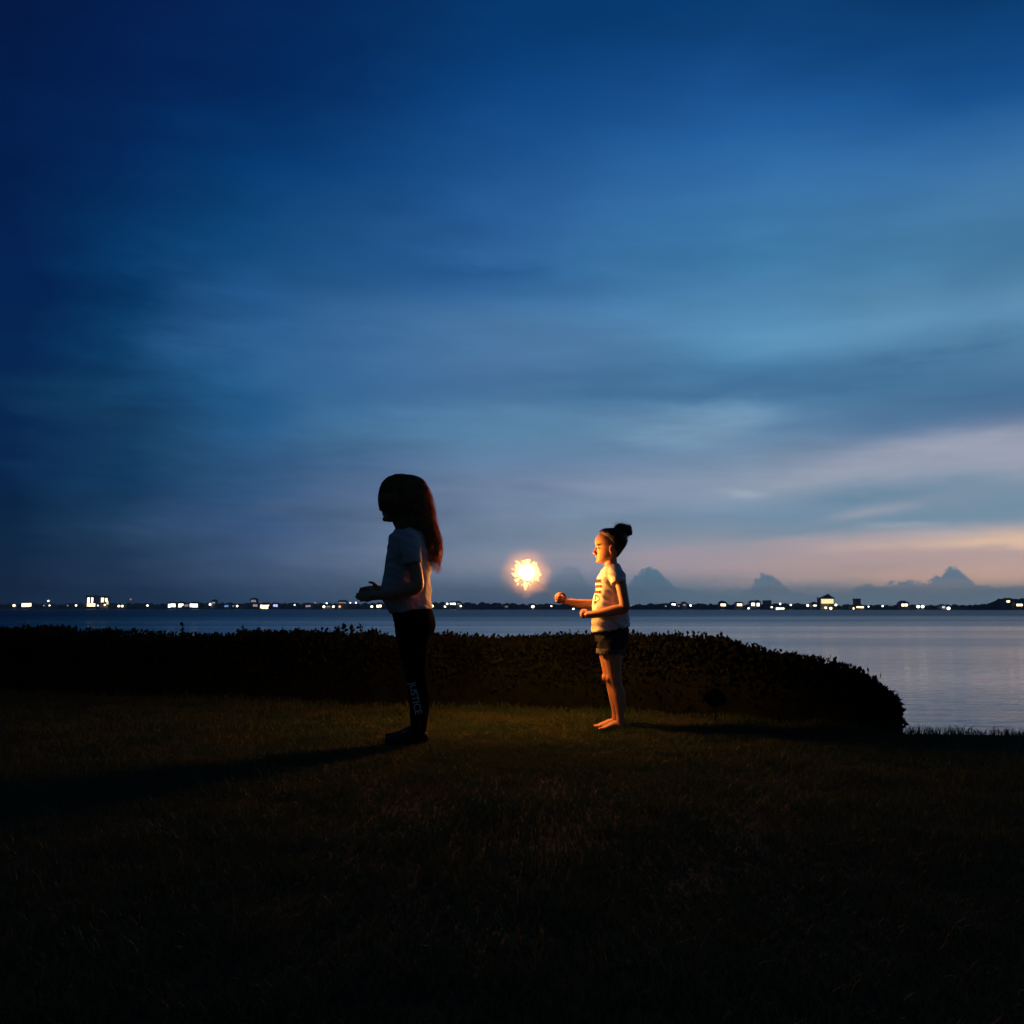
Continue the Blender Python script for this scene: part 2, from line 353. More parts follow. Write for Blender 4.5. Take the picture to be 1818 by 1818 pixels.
for k, (px, py, w, h, col) in enumerate(HOUSES):
    D = shore_d(px) - .5; s = D / 1818; c = P(px, py, D); g = WZ + .2
    hw = w * s / 2 + 1.2; top = max(c.z + h * s / 2 + .8, g + 3.0)
    e = empty('shore_house', (c.x, D, g), hd[k], 'house', 'lit houses along the far shore')
    bm = bmesh.new(); box(bm, c.x - hw, c.x + hw, D, D + 8, g - .5, top); bm_obj('wall', bm, m_wall[k % 3], e)
    bm = bmesh.new(); o_ = .6; rz = top + 1.2 + (k % 3) * .5
    A = [bm.verts.new(p) for p in ((c.x-hw-o_, D-o_, top), (c.x+hw+o_, D-o_, top), (c.x+hw+o_, D+8+o_, top), (c.x-hw-o_, D+8+o_, top), (c.x-hw*.55, D+4, rz), (c.x+hw*.55, D+4, rz))]
    for q in ((0,1,5,4),(2,3,4,5),(1,2,5),(3,0,4),(0,3,2,1)): bm.faces.new([A[i] for i in q])
    bm_obj('roof', bm, m_roof, e)
    nwin = max(1, int(round(w / 4.5))); ww = w * s / nwin
    for i in range(nwin):
        x0 = c.x - w * s / 2 + i * ww; jit = random.uniform(-.25, .25) * h * s * .4
        bm = bmesh.new(); box(bm, x0 + .12, x0 + ww - .12, D - .06, D + .1, c.z - h * s / 2 + jit, c.z + h * s / 2 + jit * .5); bm_obj('window', bm, m_glow[col], e)
sph = bmesh.new(); bmesh.ops.create_uvsphere(sph, u_segments=12, v_segments=8, radius=1)
sph_me = bpy.data.meshes.new('lantern'); sph.to_mesh(sph_me); sph.free()
sph_me.polygons.foreach_set('use_smooth', [True] * len(sph_me.polygons))
lm = {}
for k, (px, py, col, sz) in enumerate(LAMPS):
    D = shore_d(px) - 3; c = P(px, py, D); g = WZ + .1
    e = empty('shore_lamp', (c.x, D, g), ld[k], 'lamp', 'lamps along the far shore')
    bm = bmesh.new(); box(bm, c.x - .12, c.x + .12, D - .12, D + .12, min(g - .6, c.z - 1.0), c.z - .3); bm_obj('post', bm, m_post, e)
    if col not in lm: mm = sph_me.copy(); mm.materials.append(m_glow[col]); lm[col] = mm
    o = bpy.data.objects.new('lantern', lm[col]); C.objects.link(o); o.parent = e
    o.location = (0, 0, c.z - g); r = 1.2 * sz; o.scale = (r, r, r * .9)
# big lit buildings
def block(name, label, px, top_py, wpx, depth, wins, mwall, D=None, roofpx=0):
    D = D or shore_d(px) + 2; s = D / 1818; c = P(px, top_py, D); g = WZ + .2; hw = wpx * s / 2
    e = empty(name, (c.x, D, g), label, 'building')
    bm = bmesh.new(); box(bm, c.x - hw, c.x + hw, D, D + depth, g - .5, c.z); bm_obj('wall', bm, mwall, e)
    bm = bmesh.new(); box(bm, c.x - hw - .3, c.x + hw + .3, D - .3, D + depth + .3, c.z + .004, c.z + .7)
    if roofpx:
        A = [bm.verts.new(p) for p in ((c.x-hw*.6, D+1, c.z+.7), (c.x+hw*.9, D+1, c.z+.7), (c.x+hw*.9, D+depth-1, c.z+.7), (c.x-hw*.6, D+depth-1, c.z+.7))]
        t_ = bm.verts.new((c.x + hw * .4, D + depth / 2, c.z + roofpx * s))
        for i in range(4): bm.faces.new((A[i], A[(i + 1) % 4], t_))
    bm_obj('roof', bm, m_roof, e)
    for (x0, x1, y0, y1, col) in wins:
        a = P(x0, y1, D); d_ = P(x1, y0, D)
        bm = bmesh.new(); box(bm, a.x, d_.x, D - .08, D + .1, a.z, d_.z); bm_obj('window', bm, m_glow[col], e)
block('shore_hotel', 'lit hotel with two bright columns of windows above a bright ground floor', 162, 1058, 18, 12,
      [(155,159.5,1061,1070,'warm'),(162,165.5,1061,1070,'warm'),(154.5,169,1071.5,1076.5,'warm')], m_wall[2])
block('apartment_tower', 'slim lit tower just right of the twin-column hotel', 182, 1059, 6, 8, [(179.5,184.5,1061.5,1069,'warm')], m_wall[2])
block('apartment_tower', 'second slim lit tower, right of the other slim tower', 189, 1060, 6, 8, [(187,190.5,1062,1068,'warm'),(189,192.5,1067,1073,'yellow')], m_wall[0])
block('lit_block', 'yellow-lit block with rows of bright window bays above the far shore trees', 1469, 1062, 24, 12,
      [(1458 + i * 3.15, 1458 + i * 3.15 + 2.75, 1063.5, 1071.5, 'yellow') for i in range(7)], m_wall[0], roofpx=8)
block('office_tower', 'unlit grey tower above the shore trees right of the yellow-lit block', 1524, 1064, 8, 10, [], m_wall[1])
block('office_tower', 'low unlit grey block above the trees behind three bright house windows', 1364, 1067, 11, 10, [], m_wall[1])

# ------------------------------------------------------------------ hedge
hx = [(-500,1108),(0,1117),(80,1117),(150,1127),(300,1132),(420,1130),(520,1127),(650,1128),(700,1136),(1000,1136),(1240,1136),(1330,1152),(1420,1171),(1500,1195),(1554,1236),(1592,1278)]
hp = [P(x, y, hedge_front(G(x, np.interp(x, [q[0] for q in base_px], [q[1] for q in base_px])).x) + .45) for x, y in hx]
hpx = [q.x for q in hp]; hpz = [q.z for q in hp]
X0, X1 = -16.0, base[-1].x + .02
def hedge_h(x):
    if x < hpx[0]: return hpz[0] + .02 * math.sin(x)
    return float(np.interp(x, hpx, hpz))
def hedge_fr(x):
    return hedge_front(x) if x > bx[0] else by[0] + (bx[0] - x) * .28
def hedge_pt(x, a):                     # a: 0 front foot -> 1 back foot
    y0 = hedge_fr(x); h = max(.05, hedge_h(x)); th = min(1.15, edge_y(x) - y0 + .15) * min(1, .35 + h * 1.4); th = max(th, .12)
    ang = math.pi * a
    cx_ = -math.cos(ang); sz_ = math.sin(ang)
    e = .38
    yy = math.copysign(abs(cx_) ** e, cx_); zz = sz_ ** e
    nb = noise.noise(Vector((x * 2.3, a * 3, 1.0))) * .045 + noise.noise(Vector((x * 7, a * 9, 4.0))) * .02
    return Vector((x, y0 + th * .5 + (th * .5 + nb) * yy, -.03 + (h + .03 + nb - .02) * zz))
nX, nA = 420, 22; v = []; f = []
for i in range(nX + 1):
    x = X0 + (X1 - X0) * i / nX
    for j in range(nA + 1):
        p = hedge_pt(x, j / nA); v.append((p.x, p.y, max(-.05, p.z - .035)))
for i in range(nX):
    for j in range(nA): a = i * (nA + 1) + j; f.append((a, a + 1, a + nA + 2, a + nA + 1))
hedge = empty('hedge', (-3, hedge_fr(-3), 0), 'long low clipped hedge in front of the water, tapering down at its right end', 'hedge')
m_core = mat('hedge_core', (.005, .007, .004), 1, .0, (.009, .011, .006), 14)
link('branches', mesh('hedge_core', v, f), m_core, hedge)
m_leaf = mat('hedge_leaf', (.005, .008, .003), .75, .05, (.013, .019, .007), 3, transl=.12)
def leaves(pts, nors, size):            # numpy leaf builder: each leaf a folded six-point blade
    n_ = len(pts); pts = np.array(pts); nors = np.array(nors)
    d = rng.normal(size=(n_, 3)) * .8 + nors * .7 + np.array((0, 0, .45)); d /= np.linalg.norm(d, axis=1)[:, None]
    r_ = rng.normal(size=(n_, 3)); w = np.cross(d, r_); w /= np.linalg.norm(w, axis=1)[:, None]; up = np.cross(w, d)
    s = (size * rng.uniform(.35, 1.35, n_))[:, None]
    wd = s * .30
    a = pts; b_ = pts + d * s * .5 + w * wd + up * s * .08; c = pts + d * s; e = pts + d * s * .5 - w * wd + up * s * .08; m_ = pts + d * s * .5
    V = np.stack([a, b_, c, e, m_], 1).reshape(-1, 3)
    k = np.arange(n_)[:, None] * 5
    F = np.concatenate([k + np.array([[0, 1, 4]]), k + np.array([[1, 2, 4]]), k + np.array([[2, 3, 4]]), k + np.array([[3, 0, 4]])], 1).reshape(-1, 3)
    return V, F
pts = []; nors = []
for q in range(88000):
    x = random.uniform(-11, X1) if random.random() < .85 else random.uniform(-2, X1)
    a = random.random() ** .8
    a = min(.999, a * .9)
    p = hedge_pt(x, a); ang = math.pi * a
    nn = Vector((0, -math.cos(ang), math.sin(ang) + .15))
    off = random.uniform(-.05, .02) + (random.random() ** 6) * .03
    p = p + nn * off; pts.append(p[:]); nors.append(nn[:])
# the rounded end
for q in range(1400):
    x = X1 - random.uniform(-.01, .25); a = random.random(); p = hedge_pt(min(x, X1), a)
    pts.append((x, p.y, p.z * random.uniform(.2, 1.05))); nors.append((.8, 0, .5))
# sprigs that stand above the clipped top
spr = [(325,1108,5),(433,1110,5),(457,1112,5),(478,1120,5),(503,1116,8),(528,1117,9),(545,1120,6),(598,1112,7),(612,1109,8),(625,1110,6),(640,1107,4),(655,1122,5),(797,1124,5),(782,1130,4),
       (966,1127,4),(951,1128,3),(1005,1125,2),(1018,1128,2),(1123,1130,3),(1160,1121,3),(1168,1130,3),(1172,1127,2),(1200,1126,3),(1232,1122,2),(1265,1135,3),(1275,1132,2),(1290,1140,3),(1380,1156,3),
       (1410,1160,3),(1440,1166,3),(1460,1170,3),(1502,1182,4),(1524,1190,3),(1545,1206,4),(1568,1222,4),(1575,1232,3),(1585,1238,3),(1596,1262,4)]
for k in range(80): spr.append((random.uniform(-300, 1560), None, random.randint(1, 3)))
stV = []; stF = []; sc = 0
for px, py, nl in spr:
    D0 = hedge_fr((px - 909) / 1818 * 7.8) + random.uniform(.2, .6); xg = (px - 909) / 1818 * D0
    D0 = hedge_fr(xg) + random.uniform(.2, .55)
    if py is None: top = Vector((xg, D0, hedge_h(xg) + random.uniform(.0, .055)))
    else: top = P(px, py, D0)
    zb = hedge_h(top.x) - .08; H_ = max(.06, top.z - zb); lean = Vector((random.uniform(-.02, .02), random.uniform(-.02, .02), 0))
    bot = Vector((top.x, D0, zb)) + lean
    for k in range(nl * (7 if py else 2) + 2):
        t_ = random.uniform(.3, 1); p = bot.lerp(top, t_); nn = Vector((random.uniform(-1, 1), random.uniform(-1, 1), .3))
        pts.append((p + Vector((random.uniform(-.02, .02) * (1.4 - t_), random.uniform(-.02, .02), -.012)))[:]); nors.append(nn[:])
    r = .0025
    for k in range(3):
        an = k * 2.1; o_ = Vector((math.cos(an), math.sin(an), 0)) * r
        stV += [(bot + o_)[:], (top + o_ * .4)[:]]
    for k in range(3):
        a = sc + k * 2; b_ = sc + ((k + 1) % 3) * 2; stF.append((a, b_, b_ + 1, a + 1))
    sc += 6
V, F = leaves(pts, nors, .038)
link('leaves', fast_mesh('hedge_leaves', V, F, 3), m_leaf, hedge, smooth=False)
tag(link('twigs', mesh('hedge_twigs', stV, stF), m_core, hedge), kind='stuff')

# ------------------------------------------------------------------ grass
def blades(P0, hgt, wid, lean=.5):
    n_ = len(P0); an = rng.uniform(0, 2 * math.pi, n_); w = np.stack([np.cos(an), np.sin(an), np.zeros(n_)], 1) * wid[:, None]
    la = rng.uniform(0, 2 * math.pi, n_); ld_ = np.stack([np.cos(la), np.sin(la), np.zeros(n_)], 1) * (hgt * rng.uniform(.05, lean * 1.6, n_))[:, None]
    up = np.array((0, 0, 1.0)) * hgt[:, None]
    a = P0 - w; b_ = P0 + w; m1 = P0 + up * .55 + ld_ * .35; c = m1 + w * .8; d = m1 - w * .8; tp = P0 + up * rng.uniform(.8, 1, n_)[:, None] + ld_
    V = np.stack([a, b_, c, d, tp], 1).reshape(-1, 3); k = np.arange(n_)[:, None] * 5
    F = np.concatenate([k + np.array([[0, 1, 2]]), k + np.array([[0, 2, 3]]), k + np.array([[3, 2, 4]])], 1).reshape(-1, 3)
    return V, F
PP = []
for q in range(330000):
    y = 1.5 + 9.5 * random.random() ** .9
    x = random.uniform(-.56, .56) * y if random.random() < .93 else random.uniform(-1, 1) * y
    if q % 3 == 0: x = random.gauss(.1, 1.0); y = random.gauss(6.2, .8)
    if y > edge_y(x) + .02 or y < 1.0: continue
    if x < X1 and y > hedge_fr(x) + .12: continue
    PP.append((x, y, 0))
PP = np.array(PP); PP[:, 2] = [lawn_z(a, c) - .004 for a, c in PP[:, :2]]
tuft = np.array([.5 + .5 * noise.noise(Vector((a * 3.1, c * 3.1, 7))) + .35 * noise.noise(Vector((a * 11, c * 11, 3))) for a, c in PP[:, :2]])
near_h = np.array([max(0, 1 - abs(c - hedge_fr(a)) / .22) if a < X1 else max(0, 1 - abs(c - edge_y(a)) / .12) for a, c in PP[:, :2]])
hg = (.012 + .045 * np.clip(tuft, 0, 1.2)) * rng.uniform(.6, 1.3, len(PP)) * (1 + near_h * .8)
for q in range(110):                   # coarser weed tufts in the lawn
    y = random.uniform(2.0, 5.6); x = random.uniform(-.5, .5) * y; m_ = random.randint(6, 16)
    add = np.array([(x + random.gauss(0, .03), y + random.gauss(0, .03), 0) for _ in range(m_)]); add[:, 2] = lawn_z(x, y) - .004
    PP = np.concatenate([PP, add]); hg = np.concatenate([hg, rng.uniform(.06, .12, m_)])
ft = [G(1097, 1289), G(1092, 1287), G(742, 1317)]
for w_ in ft:
    dd_ = np.hypot(PP[:, 0] - w_.x + .05, PP[:, 1] - w_.y); hg = hg * (1 + .9 * np.exp(-(dd_ / .16) ** 2))
V1, F1 = blades(PP, hg, rng.uniform(.0014, .0030, len(PP)), .7)
# taller stalks along the open edge at the right
E = []
for q in range(900):
    x = random.uniform(2.2, 7.5); E.append((x, edge_y(x) + random.uniform(-.12, .05), -.02))
E = np.array(E); eh = rng.uniform(.03, .075, len(E)); idx = rng.random(len(E)) < .035; eh[idx] *= 1.9
V2, F2 = blades(E, eh, rng.uniform(.0015, .003, len(E)), .45)
m_grass = mat('grass_blade', (.034, .075, .034), .65, .12, (.080, .092, .032), 2.2, transl=.3)
gr = link('grass', fast_mesh('grass', np.concatenate([V1, V2]), np.concatenate([F1, F2 + len(V1)]), 3), m_grass, smooth=False)
tag(gr, 'short tufted lawn grass, lit gold near the sparkler', kind='stuff')

# little black marker on a stake
mk = P(1270, 1240, 6.75)
e = empty('yard_marker', (mk.x, mk.y, 0), 'small black diamond-shaped marker on a thin stake in front of the hedge', 'marker')
m_black = mat('marker_black', (.003, .003, .003), .95, .02)
bm = bmesh.new(); out = [(-.078, .0), (-.066, .026), (-.012, .066), (.012, .064), (.062, .026), (.076, -.002), (.064, -.026), (.022, -.052), (-.02, -.054), (-.062, -.026)]
fr = [bm.verts.new((mk.x + a, mk.y - .006, mk.z + c)) for a, c in out]; bk = [bm.verts.new((mk.x + a, mk.y + .006, mk.z + c)) for a, c in out]
bm.faces.new(fr); bm.faces.new(bk[::-1])
for i in range(len(out)): bm.faces.new((fr[i], bk[i], bk[(i + 1) % len(out)], fr[(i + 1) % len(out)]))
bm_obj('panel', bm, m_black, e)
bm = bmesh.new(); box(bm, mk.x - .003, mk.x + .003, mk.y + .007, mk.y + .013, -.06, mk.z); bm_obj('stake', bm, m_black, e)

# ------------------------------------------------------------------ people: lofts joined into one skin
def ring_loft(bm, rings, cap=True):
    rr = [[bm.verts.new(p) for p in r] for r in rings]; n_ = len(rr[0])
    for a, b_ in zip(rr, rr[1:]):
        for i in range(n_): bm.faces.new((a[i], a[(i + 1) % n_], b_[(i + 1) % n_], b_[i]))
    if cap: bm.faces.new(rr[0][::-1]); bm.faces.new(rr[-1])
def catmull(q, k=4):
    q = [q[0]] + list(q) + [q[-1]]; out = []
    for i in range(1, len(q) - 2):
        p0, p1, p2, p3 = (np.array(z, float) for z in q[i - 1:i + 3])
        for s in range(k):
            t_ = s / k; out.append(.5 * ((2 * p1) + (-p0 + p2) * t_ + (2 * p0 - 5 * p1 + 4 * p2 - p3) * t_ ** 2 + (-p0 + 3 * p1 - 3 * p2 + p3) * t_ ** 3))
    out.append(np.array(q[-2], float)); return out
def slab_loft(bm, secs, D, n_=28, pw=2.3, k=4, yoff=0.0):
    """secs: (front px, front py, back px, back py, half width in metres[, y offset])"""
    secs = [tuple(s) + ((0.0,) if len(s) == 5 else ()) for s in secs]
    rings = []
    for s in catmull(secs, k):
        A = P(s[0], s[1], D); B = P(s[2], s[3], D); c = (A + B) / 2; u = (A - B) / 2; hw = max(.002, s[4])
        r = []
        for i in range(n_):
            an = 2 * math.pi * i / n_; ca, sa = math.cos(an), math.sin(an)
            ca = math.copysign(abs(ca) ** (2 / pw), ca); sa = math.copysign(abs(sa) ** (2 / pw), sa)
            r.append(c + u * ca + Vector((0, hw * sa + s[5] + yoff, 0)))
        rings.append(r)
    ring_loft(bm, rings)
def tube(bm, path, n_=16, k=3, cap=True):
    """path: (Vector, radius[, radius2])"""
    q = catmull([(*p[0], p[1], p[2] if len(p) > 2 else p[1]) for p in path], k); rings = []
    prev = None
    for i, s in enumerate(q):
        a = Vector(q[max(0, i - 1)][:3]); b_ = Vector(q[min(len(q) - 1, i + 1)][:3]); d = (b_ - a).normalized()
        side = d.cross(Vector((0, 1, 0)))
        if side.length < .15: side = prev if prev else d.cross(Vector((1, 0, 0)))
        side.normalize()
        if prev and side.dot(prev) < 0: side = -side
        prev = side; w = d.cross(side)
        rings.append([Vector(s[:3]) + side * (math.cos(2 * math.pi * j / n_) * s[3]) + w * (math.sin(2 * math.pi * j / n_) * s[4]) for j in range(n_)])
    # round ends
    if cap:
        for end in (0, -1):
            c = Vector(q[end][:3]); r = rings[end]; nb = Vector(q[1 if end == 0 else -2][:3]); d = (c - nb).normalized(); rad = q[end][3]
            ex_ = [[c + (p - c) * math.cos(t_) + d * (rad * math.sin(t_)) for p in r] for t_ in (.5, 1.0, 1.4)]
            rings = (ex_[::-1] + rings) if end == 0 else (rings + ex_)
    ring_loft(bm, rings)
def blob(bm, c, rx, ry, rz, rot=None, seg=14):
    m_ = Matrix.Translation(c) @ (rot.to_4x4() if rot else Matrix()) @ Matrix.Diagonal((rx, ry, rz, 1))
    bmesh.ops.create_uvsphere(bm, u_segments=seg, v_segments=seg - 4, radius=1, matrix=m_)
def fuse(bm, voxel, smooth=2, fac=.5):
    bmesh.ops.recalc_face_normals(bm, faces=bm.faces)
    me = bpy.data.meshes.new('tmp'); bm.to_mesh(me); bm.free()
    o = bpy.data.objects.new('tmp', me); C.objects.link(o)
    m1 = o.modifiers.new('r', 'REMESH'); m1.mode = 'VOXEL'; m1.voxel_size = voxel; m1.use_smooth_shade = True
    if smooth: m2 = o.modifiers.new('s', 'SMOOTH'); m2.factor = fac; m2.iterations = smooth
    dg = bpy.context.evaluated_depsgraph_get(); r = bpy.data.meshes.new_from_object(o.evaluated_get(dg))
    bpy.data.objects.remove(o); return r
def displace(me, fn):
    nn = [v_.normal.copy() for v_ in me.vertices]
    for v_, n_ in zip(me.vertices, nn): v_.co = v_.co + n_ * fn(v_.co)
    me.update()
def folds(amp, sc=1.0, diag=.6, seed=0):
    def fn(c):
        u = (c.z + diag * c.x + .4 * c.y) * sc; w = (c.x - diag * c.z) * sc
        a = noise.noise(Vector((u * 22, w * 6, c.y * 9 * sc + seed))); b_ = noise.noise(Vector((c.x * 14, c.y * 14, c.z * 10 + seed)))
        return amp * ((1 - abs(a) * 3) * .55 + b_ * .8)
    return fn

def hand(bm, wrist, F_, U_, N_, s, pose):
    """palm, four fingers and a thumb. F_ forward, U_ to the thumb side, N_ palm normal"""
    F_ = F_.normalized(); N_ = (N_ - F_ * N_.dot(F_)).normalized(); U0 = F_.cross(N_); U_ = U0 if U0.dot(U_) > 0 else -U0
    T = lambda a, b_, c: wrist + (F_ * a + U_ * b_ + N_ * c) * s
    n_ = 16; rings = []
    for a, wd, th, cc in ((-.012, .021, .017, 0), (.008, .024, .015, 0), (.028, .033, .016, .002), (.05, .037, .015, .002), (.066, .036, .012, .001), (.074, .031, .008, .001)):
        rings.append([T(a, wd * math.cos(2 * math.pi * i / n_), cc + th * math.sin(2 * math.pi * i / n_)) for i in range(n_)])
    ring_loft(bm, rings)
    spec = [(.027, .0, .036, .021, .018, .0082), (.009, .004, .040, .025, .019, .0085), (-.009, .001, .037, .023, .018, .0080), (-.025, -.007, .029, .018, .016, .0070)]
    for k, (u, f0, l1, l2, l3, r) in enumerate(spec):
        if pose == 'fist': a1, a2, a3 = 62, 150, 205
        elif pose == 'loose': a1, a2, a3 = 48, 125, 175
        else: a1, a2, a3 = 14 + 3 * k, 38 + 4 * k, 55 + 4 * k
        p = [T(.052 + f0, u, .002), T(.068 + f0, u * 1.02, .001)]; cur = [.068 + f0, .001]
        for ang, ln in ((a1, l1), (a2, l2), (a3, l3)):
            cur = [cur[0] + ln * math.cos(R(ang)), cur[1] + ln * math.sin(R(ang))]; p.append(T(cur[0], u * .97, cur[1]))
        q = [(p[0], r * s * .84), (p[1], r * s * 1.0), (p[2], r * s * .92), (p[3], r * s * .84), (p[4], r * s * .70)]
        tube(bm, q, 10, 1)
    if pose in ('fist', 'loose'):
        th = [T(.008, .020, .008), T(.026, .040, .016), T(.052, .046, .026), T(.074, .036, .036)]
    else:
        th = [T(.008, .020, .006), T(.026, .042, .014), T(.048, .056, .020), T(.066, .060, .022)]
    tube(bm, [(th[0], .013 * s), (th[1], .0118 * s), (th[2], .0098 * s), (th[3], .0078 * s)], 10, 2)

def head(bm, D, fx, chin_y, top_y, sc, yoff=0.0, lean=0.0):
    """profile head facing -x; fx = pixel of the brow, heights in pixels"""
    Hh = chin_y - top_y
    T = [(-.01,.17,.28,.05),(.03,.095,.40,.13),(.09,.065,.54,.20),(.16,.075,.66,.245),(.22,.07,.74,.265),(.30,.075,.82,.29),(.38,.07,.87,.31),(.455,.075,.91,.325),(.52,.035,.93,.335),
         (.60,.018,.945,.345),(.70,.022,.945,.35),(.79,.065,.915,.335),(.87,.14,.85,.295),(.94,.26,.75,.22),(.985,.40,.62,.12)]
    secs = []
    for t_, a, b_, w in T:
        py = chin_y - t_ * Hh; secs.append((fx + a * Hh + lean * t_, py, fx + b_ * Hh + lean * t_, py, w * Hh / sc))
    slab_loft(bm, secs, D, 32, 2.15, 3, yoff)
    u = Hh / sc
    def at(a, t_, w): p = P(fx + a * Hh + lean * t_, chin_y - t_ * Hh, D); p.y += yoff + w * u; return p
    # nose: bridge, tip, wings
    tube(bm, [(at(.055, .47, 0), .030 * u), (at(.025, .38, 0), .034 * u), (at(-.022, .305, 0), .036 * u), (at(.03, .27, 0), .036 * u)], 12, 3)
    blob(bm, at(.07, .36, 0), .07 * u, .05 * u, .12 * u)
    for s_ in (-1, 1): blob(bm, at(.022, .285, s_ * .045), .035 * u, .026 * u, .025 * u)
    # lips, chin, brow, cheeks
    blob(bm, at(.062, .205, 0), .036 * u, .085 * u, .020 * u); blob(bm, at(.068, .163, 0), .034 * u, .072 * u, .022 * u)
    blob(bm, at(.105, .055, 0), .065 * u, .085 * u, .06 * u)
    for s_ in (-1, 1):
        blob(bm, at(.09, .515, s_ * .15), .055 * u, .12 * u, .028 * u)
        # ear: rim, lobe, base
        cc = at(.50, .385, s_ * .325)
        for i in range(14):
            a1 = R(-60 + i * 24); rr = (.085, .125)
            p = cc + Vector((math.cos(a1) * rr[0] * u * .85 + .01 * u, s_ * .03 * u, math.sin(a1) * rr[1] * u))
            blob(bm, p, .021 * u, .018 * u, .021 * u, seg=8)
        blob(bm, cc + Vector((0, s_ * .0, 0)), .065 * u, .028 * u, .10 * u); blob(bm, cc + Vector((-.03 * u, s_ * .02 * u, -.12 * u)), .032 * u, .02 * u, .035 * u, seg=10)
    return at, u

skin_mat = mat('skin', (.50, .25, .14), .5, .35, (.56, .29, .16), 6, .12, 120, sss=.12)
m_eye = mat('eye_white', (.7, .7, .68), .15); m_iris = mat('iris_dark', (.02, .012, .008), .15); m_brow = mat('brow_hair', (.10, .05, .03), .8)
def hair_mat(name, col, tr=.25):
    m = mat(name, col, .42, .5, tuple(c * 1.9 for c in col), 30, .6, 220, transl=tr); return m
m_hair_a = hair_mat('dark_hair', (.028, .010, .005)); m_hair_b = hair_mat('brown_hair', (.38, .19, .07), .5)
m_white = mat('white_jersey', (.74, .73, .70), .9, .15, (.80, .79, .76), 10, .06, 500)
m_denim = mat('dark_denim', (.012, .016, .026), .9, .15, (.022, .028, .042), 40, .5, 320)
m_fray = mat('frayed_cuff', (.16, .15, .13), .95, .1, (.05, .05, .06), 60)
m_legg = mat('black_leggings', (.006, .006, .008), 1.0, .0, (.010, .010, .012), 20, .2, 200)
m_shoe = mat('dark_shoe', (.012, .012, .014), .7, .2)

def strands(root_fn, n_, rad, parent, name, m_, steps=9):
    V = []; F = []; c0 = 0
    for k in range(n_):
        path = root_fn(k)
        for i, p in enumerate(path):
            r = rad * (1 - .6 * i / (len(path) - 1)); a = path[min(i + 1, len(path) - 1)] - path[max(0, i - 1)]
            a.normalize(); s1 = a.orthogonal().normalized(); s2 = a.cross(s1)
            for j in range(3): an = j * 2.094; V.append((p + s1 * (r * math.cos(an)) + s2 * (r * math.sin(an)))[:])
        for i in range(len(path) - 1):
            for j in range(3):
                a = c0 + i * 3 + j; b_ = c0 + i * 3 + (j + 1) % 3; F.append((a, b_, b_ + 3, a + 3))
        c0 += len(path) * 3
    return V, F

def eyes(at, u, parent, hx=.15):
    for s_ in (-1, 1):
        bm = bmesh.new(); blob(bm, at(.112, .425, s_ * hx), .050 * u, .055 * u, .028 * u); eo = bm_obj('eye', bm, m_eye, parent, True)
        bm = bmesh.new(); blob(bm, at(.063, .425, s_ * hx * .97), .016 * u, .026 * u, .026 * u, seg=10); bm_obj('iris', bm, m_iris, eo, True)
        bm = bmesh.new(); tube(bm, [(at(.050, .535, s_ * .06), .005 * u), (at(.050, .560, s_ * .15), .007 * u), (at(.105, .545, s_ * .25), .004 * u)], 8, 3)
        bm_obj('eyebrow', bm, m_brow, parent, True)

def decal(quads, origin, U_, V_, N_, bvh, off=.0022, res=.006):
    """polygons in (u,v) metres laid on the cloth below them"""
    V = []; F = []
    for (u0, v0, u1, v1) in quads:
        nu = max(1, int(abs(u1 - u0) / res)); nv = max(1, int(abs(v1 - v0) / res)); idx = {}
        for i in range(nu + 1):
            for j in range(nv + 1):
                u = u0 + (u1 - u0) * i / nu; w = v0 + (v1 - v0) * j / nv
                o = origin + U_ * u + V_ * w - N_ * .35
                h, nn, _, _ = bvh.ray_cast(o, N_)
                if h is not None: idx[i, j] = len(V); V.append((h + (nn if nn.dot(N_) < 0 else -nn) * off)[:])
        for i in range(nu):
            for j in range(nv):
                q = [(i, j), (i + 1, j), (i + 1, j + 1), (i, j + 1)]
                if all(z in idx for z in q): F.append([idx[z] for z in q])
    return V, F

# ---------------- the girl holding the sparkler
DB = 6.47
def B(px, py, off=0.0): p = P(px, py, DB); p.y += off; return p
kid = empty('person', B(1093, 1288) * 1, 'girl with hair bun, white printed tee, dark shorts and bare feet, holding out a sparkler', 'person')
kid.location.z = 0
bm = bmesh.new()
at, u = head(bm, DB, 1055.5, 999, 941, 282.0)
tube(bm, [(B(1084, 972), .045, .045), (B(1084, 990), .040, .041), (B(1085, 1000), .039, .043), (B(1086, 1012), .050, .062)], 18)
slab_loft(bm, [(1072,1008,1099,1004,.055),(1067,1018,1104,1014,.105),(1063,1030,1106,1026,.115),(1061,1050,1107,1048,.105),(1058,1075,1108,1073,.09),(1057,1098,1110,1096,.095),(1059,1120,1112,1118,.10),(1063,1140,1110,1140,.095),(1068,1156,1106,1156,.085)], DB, 24, 2.3)
# near (left) arm
tube(bm, [(B(1090, 1020, -.085), .036), (B(1096, 1030, -.125), .036), (B(1100, 1050, -.155), .033), (B(1103, 1070, -.175), .031), (B(1103, 1080, -.178), .033), (B(1088, 1083, -.165), .032), (B(1066, 1088, -.14), .028), (B(1046, 1091, -.115), .0215), (B(1041, 1091.5, -.11), .020)], 16)
hand(bm, B(1043, 1091.5, -.112), Vector((-1, .25, .05)), Vector((0, 0, 1)), Vector((.1, 1, 0)), .66, 'fist')
